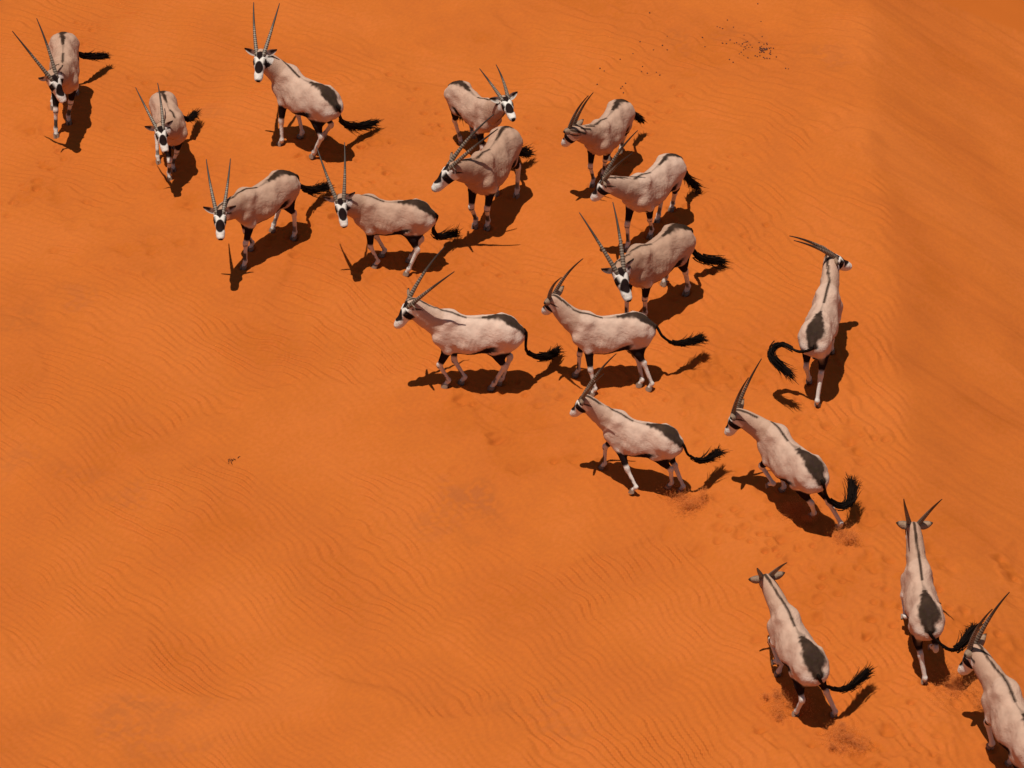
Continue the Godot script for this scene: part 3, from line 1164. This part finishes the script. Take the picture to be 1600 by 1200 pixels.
func horn_mesh(q: Array) -> ArrayMesh:
	var a: Vector3 = q[0]
	var b: Vector3 = q[1]
	var fwd: Vector3 = q[2]
	var n := 96
	var bend := 0.016 + 0.03 * fposmod(b.x * 37.0, 1.0)
	var pts: Array = []
	var rad: Array = []
	var col: Array = []
	for i in n + 1:
		var t := float(i) / n
		var bow := 4.0 * t * (1.0 - t)
		pts.append(a.lerp(b, t) + fwd * bend * bow + q[3] * 0.012 * bow)
		var r := lerpf(0.034, 0.006, pow(t, 0.95))
		var ring := smoothstep(0.62, 0.45, t) * smoothstep(0.0, 0.03, t)
		var w := 0.5 + 0.5 * sin(t * TAU * 27.0)
		rad.append(r * (1.0 + 0.17 * ring * (w - 0.5)))
		var base := Color(0.062, 0.042, 0.03).lerp(Color(0.03, 0.022, 0.018), smoothstep(0.3, 0.9, t))
		col.append(base.lerp(Color(0.27, 0.215, 0.17), ring * smoothstep(0.4, 0.85, w) * 0.95))
	return tube(pts, rad, col, 12)


func ear_mesh(root: Vector3, d: Vector3, face: Vector3) -> ArrayMesh:
	# a cupped leaf with thickness: dark inside, pale rim, dark tip
	var V := PackedVector3Array()
	var N := PackedVector3Array()
	var C := PackedColorArray()
	var I := PackedInt32Array()
	d = d.normalized()
	var f := (face - d * face.dot(d)).normalized()
	var w := d.cross(f)
	var L := 0.185
	var nu := 14
	var nw := 8
	for sheet in 2:
		var first := V.size()
		for i in nu + 1:
			var u := float(i) / nu
			var half := 0.047 * pow(sin(PI * pow(u * 0.97 + 0.03, 0.75)), 0.7) + 0.012 * (1.0 - u)
			for j in nw + 1:
				var v := 2.0 * j / nw - 1.0
				var cup := 0.024 * (1.0 - u * 0.5) * (1.0 - v * v)
				var p := root + d * (L * u) + w * (half * v) - f * (cup + (0.006 * (1.0 - v * v * 0.8) if sheet == 1 else 0.0))
				V.append(p)
				var nn := (f - w * v * 0.6).normalized()
				N.append(nn if sheet == 0 else (w * v * 0.9 - f).normalized())
				var c := Color(0.55, 0.5, 0.46)
				if sheet == 0:
					c = c.lerp(Color(0.05, 0.035, 0.03), smoothstep(0.66, 0.42, absf(v)) * smoothstep(0.3, 0.5, u))
				else:
					c = Color(0.36, 0.25, 0.18).lerp(Color(0.05, 0.035, 0.03), smoothstep(0.7, 0.95, absf(v)) * 0.7)
				c = c.lerp(Color(0.04, 0.03, 0.025), smoothstep(0.8, 0.9, u))
				C.append(c)
		for i in nu:
			for j in nw:
				var a := first + i * (nw + 1) + j
				var b := a + 1
				var c := a + nw + 1
				var e := c + 1
				if sheet == 1:
					I.append_array([a, b, c, b, e, c])
				else:
					I.append_array([a, c, b, b, c, e])
	return mesh_of([V, N, C, I])


func hoof_mesh(F: Vector3, up: float) -> ArrayMesh:
	# two pointed toes
	var V := PackedVector3Array()
	var N := PackedVector3Array()
	var C := PackedColorArray()
	var I := PackedInt32Array()
	for s: float in [-1.0, 1.0]:
		var first := V.size()
		var rings := [[0.0, 0.058, 0.03, 0.0215], [0.03, 0.056, 0.032, 0.0225], [0.058, 0.046, 0.03, 0.021]]
		var m := 10
		for ring in rings:
			for i in m:
				var a := TAU * i / m
				var x := cos(a)
				var z := sin(a)
				var fx: float = ring[1] * x * (1.0 if x > 0.0 else 0.62)
				var q := Vector3(fx + 0.012 - ring[0] * 0.35, ring[0] - 0.006, 0.021 * s + z * ring[3] * (1.0 - 0.45 * maxf(x, 0.0)))
				q = q.rotated(Vector3.BACK, -0.9 * up)
				V.append(F + q)
				N.append(Vector3(x, 0.35, z).normalized().rotated(Vector3.BACK, -0.9 * up))
				C.append(Color(1, 1, 1))
		for r in 2:
			for i in m:
				var a := first + r * m + i
				var b := first + r * m + (i + 1) % m
				I.append_array([a, b, a + m, b, b + m, a + m])
		for r in [0, 2]:
			for i in range(1, m - 1):
				var a: int = first + int(r) * m
				if r == 0:
					I.append_array([a, a + i + 1, a + i])
				else:
					I.append_array([a, a + i, a + i + 1])
	return mesh_of([V, N, C, I])


func spline(pts: Array, u: float) -> Vector3:
	# Catmull-Rom over the whole path, running straight on past the end
	var n := pts.size() - 1
	if u >= 1.0:
		var e: Vector3 = (pts[n] - pts[n - 1]).normalized()
		return pts[n] + e * (u - 1.0) * 0.9
	var x := u * n
	var i := mini(int(x), n - 1)
	var t := x - i
	var p1: Vector3 = pts[i]
	var p2: Vector3 = pts[i + 1]
	var p0: Vector3 = pts[i - 1] if i > 0 else p1 * 2.0 - p2
	var p3: Vector3 = pts[i + 2] if i + 2 <= n else p2 * 2.0 - p1
	return p1.cubic_interpolate(p2, p0, p3, t)


func tail_meshes(path: Array, seed_: int) -> Array:
	# even out the path by length
	var fine: Array = []
	for i in 61:
		fine.append(spline(path, i / 60.0))
	var acc := [0.0]
	for i in 60:
		acc.append(acc[i] + (fine[i + 1] - fine[i]).length())
	var even: Array = []
	var total: float = acc[60]
	var s := 0
	for i in 25:
		var want := total * i / 24.0
		while s < 59 and acc[s + 1] < want:
			s += 1
		even.append(fine[s].lerp(fine[s + 1], clampf((want - acc[s]) / maxf(acc[s + 1] - acc[s], 1e-5), 0, 1)))
	var rad: Array = []
	var col: Array = []
	var pts: Array = []
	for i in 21:
		pts.append(spline(even, i / 20.0 * 0.85))
		rad.append(lerpf(0.025, 0.009, pow(i / 20.0, 0.7)))
		col.append(Color(1, 1, 1))
	var shaft := tube(pts, rad, col, 8)
	var V := PackedVector3Array()
	var N := PackedVector3Array()
	var C := PackedColorArray()
	var I := PackedInt32Array()
	var rng := RandomNumberGenerator.new()
	rng.seed = seed_
	var lock: Array = []
	for i in 9:
		lock.append(Vector3(rng.randfn(), rng.randfn(), rng.randfn()) * 0.048)
	for i in 330:
		var u0 := 0.18 + 0.72 * pow(rng.randf(), 0.75)
		var run := rng.randf_range(0.24, 0.4) * (0.5 if u0 < 0.35 else 1.0)
		var spread: Vector3 = lock[i % 9] * rng.randf_range(0.5, 1.2) + Vector3(rng.randfn(), rng.randfn(), rng.randfn()) * lerpf(0.006, 0.02, smoothstep(0.25, 0.6, u0))
		if u0 < 0.4:
			spread *= 0.4
		var start := Vector3(rng.randfn(), rng.randfn(), rng.randfn()) * lerpf(0.006, 0.02, smoothstep(0.25, 0.6, u0))
		var sp: Array = []
		var sr: Array = []
		var sc: Array = []
		var wide := rng.randf_range(0.006, 0.011)
		for q in 7:
			var t := q / 6.0
			var u := u0 + run * t
			u = minf(u, 1.0 + 0.35 * (u - 1.0)) if u > 1.0 else u
			sp.append(spline(even, u) + start + spread * pow(t, 1.5) * smoothstep(0.2, 0.9, u0 + run * t))
			sr.append(wide * (1.0 - 0.85 * t))
			sc.append(Color(1, 1, 1))
		add_tube(V, N, C, I, sp, sr, sc, 4)
	return [shaft, mesh_of([V, N, C, I]), total]


func make_herd() -> void:
	for row in POSE:
		var o := plan(row)
		var o2 := plan(row)
		o.S2 = o2.S
		jobs.append(o)
	var id := WorkerThreadPool.add_group_task(sculpt_job, jobs.size() * 2)
	WorkerThreadPool.wait_for_group_task_completion(id)
	var tri := 0
	for o in jobs:
		var n: int = o.n
		var root := Node3D.new()
		root.name = "oryx" if n == 1 else "oryx_%03d" % (n - 1)
		root.transform = o.xf
		root.set_meta("label", LABELS[n])
		root.set_meta("category", "oryx")
		root.set_meta("group", "herd of oryx on the dune")
		add_child(root)
		var A: Sculpt = o.S
		var B: Sculpt = o.S2
		var V := A.V.duplicate()
		var N := A.N.duplicate()
		var C := A.C.duplicate()
		var I := A.I.duplicate()
		var shift := V.size()
		V.append_array(B.V)
		N.append_array(B.N)
		C.append_array(B.C)
		for i in B.I:
			I.append(i + shift)
		tri += I.size() / 3
		part("body", mesh_of([V, N, C, I]), fur, root)
		for q in o.horns:
			part("horn", horn_mesh(q), horn_stuff, root)
		var P: Vector3 = o.P
		for s: float in [1.0, -1.0]:
			var d: Vector3 = o.left * (0.95 * s) + o.n2 * 0.12 - o.h * 0.42
			part("ear", ear_mesh(P + o.left * (0.068 * s) - o.n2 * 0.045 - o.h * 0.012, d, o.h * 0.8 + o.n2 * 0.5), fur, root)
			var e := SphereMesh.new()
			e.radius = 0.017
			e.height = 0.034
			e.radial_segments = 12
			e.rings = 6
			var ei := part("eye", e, eye_stuff, root)
			ei.position = P + o.h * 0.11 - o.n2 * 0.028 + o.left * (0.08 * s)
		for hf in o.hoof:
			part("hoof", hoof_mesh(hf[0], hf[1]), hoof_stuff, root)
		var tm := tail_meshes(o.path, 300 + n)
		var t := part("tail", tm[0], hair_stuff, root)
		part("tail_hair", tm[1], hair_stuff, t)


# ---------------------------------------------------------------- small things

func make_dung() -> void:
	var spots: Array = []
	for q in [[5, 118], [48, 133], [90, 150], [165, 18], [260, 123], [425, 258], [690, 42], [708, 278], [208, 322], [95, 385], [150, 390], [272, 390], [310, 365], [348, 392], [400, 390], [425, 378], [455, 376], [480, 358], [520, 403], [378, 432], [430, 440], [450, 432], [470, 410], [500, 440], [552, 438], [420, 488], [450, 472], [380, 522], [350, 550], [420, 570], [485, 607], [197, 636], [255, 676], [660, 372], [735, 400], [780, 382], [785, 408], [600, 570], [632, 584], [840, 500], [838, 560], [825, 626], [750, 622], [783, 620], [730, 600], [930, 588], [1075, 770], [1118, 778], [885, 458], [845, 443], [815, 458], [820, 470], [700, 420], [672, 575]]:
		spots.append([1120.0 + q[0] / 10.0, 30.0 + q[1] / 10.0])
	for q in [[910, 42], [880, 133], [965, 115], [950, 142], [965, 157], [922, 157], [858, 168], [818, 185], [755, 213], [768, 222], [888, 210], [903, 228], [885, 226], [931, 226], [942, 236], [835, 262], [825, 270], [820, 280], [828, 292], [1075, 118], [1083, 146], [746, 264], [1137, 136], [1248, 13]]:
		spots.append([560.0 + q[0] / 2.0, q[1] / 2.0])
	var rng := RandomNumberGenerator.new()
	rng.seed = 9
	for k in 34:
		spots.append([1193.0 + rng.randfn() * 4.2, 79.0 + rng.randfn() * 2.6])
	var m := SphereMesh.new()
	m.radius = 0.0095
	m.height = 0.016
	m.radial_segments = 8
	m.rings = 5
	var dark := StandardMaterial3D.new()
	dark.albedo_color = Color(0.3, 0.16, 0.12)
	dark.roughness = 0.8
	var k := 0
	for s in spots:
		var p := at_height(s[0], s[1], 0.0)
		var o := MeshInstance3D.new()
		o.name = "dung_pellet" if k == 0 else "dung_pellet_%03d" % k
		o.mesh = m
		o.material_override = dark
		var y := surface_y(p.x, p.z)
		o.position = Vector3(p.x, y + 0.006, p.z)
		o.rotation = Vector3(rng.randf() * 0.4, rng.randf() * TAU, 0)
		o.scale = Vector3(1, 1, 1.25) * rng.randf_range(0.8, 1.2)
		var heap: bool = Vector2((s[0] - 1193.0) / 14.0, (s[1] - 79.0) / 10.0).length() < 1.0
		if heap:
			o.set_meta("label", "small dark dung pellet in the dense heap on the sand")
			o.set_meta("group", "dung pellets in the dense heap")
		elif s[0] > 1090.0:
			o.set_meta("label", "small dark dung pellet lying loose around the dense heap of pellets")
			o.set_meta("group", "dung pellets strewn round the heap")
		else:
			o.set_meta("label", "small dark dung pellet strewn behind the young oryx with hanging tail")
			o.set_meta("group", "dung pellets strewn behind the young oryx")
		o.set_meta("category", "dung pellet")
		add_child(o)
		k += 1


func surface_y(x: float, z: float) -> float:
	var j := clampi(gx.bsearch(x), 1, gx.size() - 1)
	var r := clampi(gz.bsearch(z), 1, gz.size() - 1)
	return ground_h[r * gx.size() + j]


func make_kicked_sand() -> void:
	var grain := SphereMesh.new()
	grain.radius = 1.0
	grain.height = 2.0
	grain.radial_segments = 5
	grain.rings = 3
	var mat := StandardMaterial3D.new()
	mat.albedo_color = Color(0.8, 0.47, 0.22)
	mat.roughness = 1.0
	var rng := RandomNumberGenerator.new()
	rng.seed = 31
	var k := 0
	# start pixel, end pixel, height at the end, spread, how many, label
	for q in [[1050, 768, 1085, 795, 0.12, 0.09, 2600, "spray of orange sand kicked up behind the cantering oryx"],
			[1314, 830, 1324, 850, 0.1, 0.06, 1500, "puff of sand thrown up by the stretched hind hoof"],
			[1225, 790, 1262, 815, 0.1, 0.1, 2600, "sand churned up under the galloping oryx with lifted foreleg"],
			[1306, 1128, 1326, 1165, 0.12, 0.09, 3000, "cloud of grains flung back by the hind hoof of the oryx with streaming tail"],
			[1212, 1075, 1226, 1110, 0.14, 0.1, 2400, "sand flying beneath the forelegs of the oryx with streaming tail"],
			[1470, 1060, 1510, 1095, 0.08, 0.16, 3000, "low dust spray on the sand before the running oryx's nose"]]:
		var mm := MultiMesh.new()
		mm.transform_format = MultiMesh.TRANSFORM_3D
		mm.mesh = grain
		mm.instance_count = int(q[6] * 1.2)
		var a := at_height(q[0], q[1], 0.02)
		var b := at_height(q[2], q[3], 0.02)
		var clump: Array = []
		for i in 14:
			var t := pow(rng.randf(), 0.8)
			clump.append([a.lerp(b, t) + Vector3(rng.randfn(), 0, rng.randfn()) * q[5] * (0.3 + 1.0 * t) + Vector3.UP * (rng.randf() * q[4] * (0.3 + t)), rng.randf_range(0.02, 0.1)])
		for i in int(q[6] * 1.2):
			var c: Array = clump[rng.randi() % 14]
			var p: Vector3 = c[0] + Vector3(rng.randfn(), rng.randfn() * 0.7, rng.randfn()) * c[1]
			p.y = maxf(p.y, surface_y(p.x, p.z) + 0.002)
			var r := rng.randf_range(0.002, 0.005)
			mm.set_instance_transform(i, Transform3D(Basis().scaled(Vector3(r, r, r)), p))
		var o := MultiMeshInstance3D.new()
		o.name = "kicked_up_sand" if k == 0 else "kicked_up_sand_%03d" % k
		o.multimesh = mm
		o.material_override = mat
		o.set_meta("kind", "stuff")
		o.set_meta("label", q[7])
		o.set_meta("category", "sand")
		add_child(o)
		k += 1


func make_twig() -> void:
	# a withered bit of plant half buried in the sand
	var p := at_height(371, 716, 0.0)
	var y := surface_y(p.x, p.z)
	var root := Node3D.new()
	root.name = "dry_twig"
	root.position = Vector3(p.x, y, p.z)
	root.set_meta("label", "small withered twig half buried in bare rippled sand")
	root.set_meta("category", "twig")
	add_child(root)
	var bark := StandardMaterial3D.new()
	bark.albedo_color = Color(0.24, 0.12, 0.07)
	bark.roughness = 0.9
	var rng := RandomNumberGenerator.new()
	rng.seed = 4
	for k in 5:
		var d := Vector3(rng.randf_range(-1, 0.4), 0.0, rng.randf_range(-0.6, 0.7)).normalized()
		var pts: Array = []
		var rad: Array = []
		var col: Array = []
		for i in 5:
			pts.append(Vector3(-0.03 * k, 0.004, 0.02 * k) + d * 0.016 * i + Vector3(rng.randf_range(-0.008, 0.008), 0.012 * sin(i * 0.8), rng.randf_range(-0.01, 0.01)))
			rad.append(0.005 - 0.0008 * i)
			col.append(Color(1, 1, 1))
		part("stem", tube(pts, rad, col, 5), bark, root)
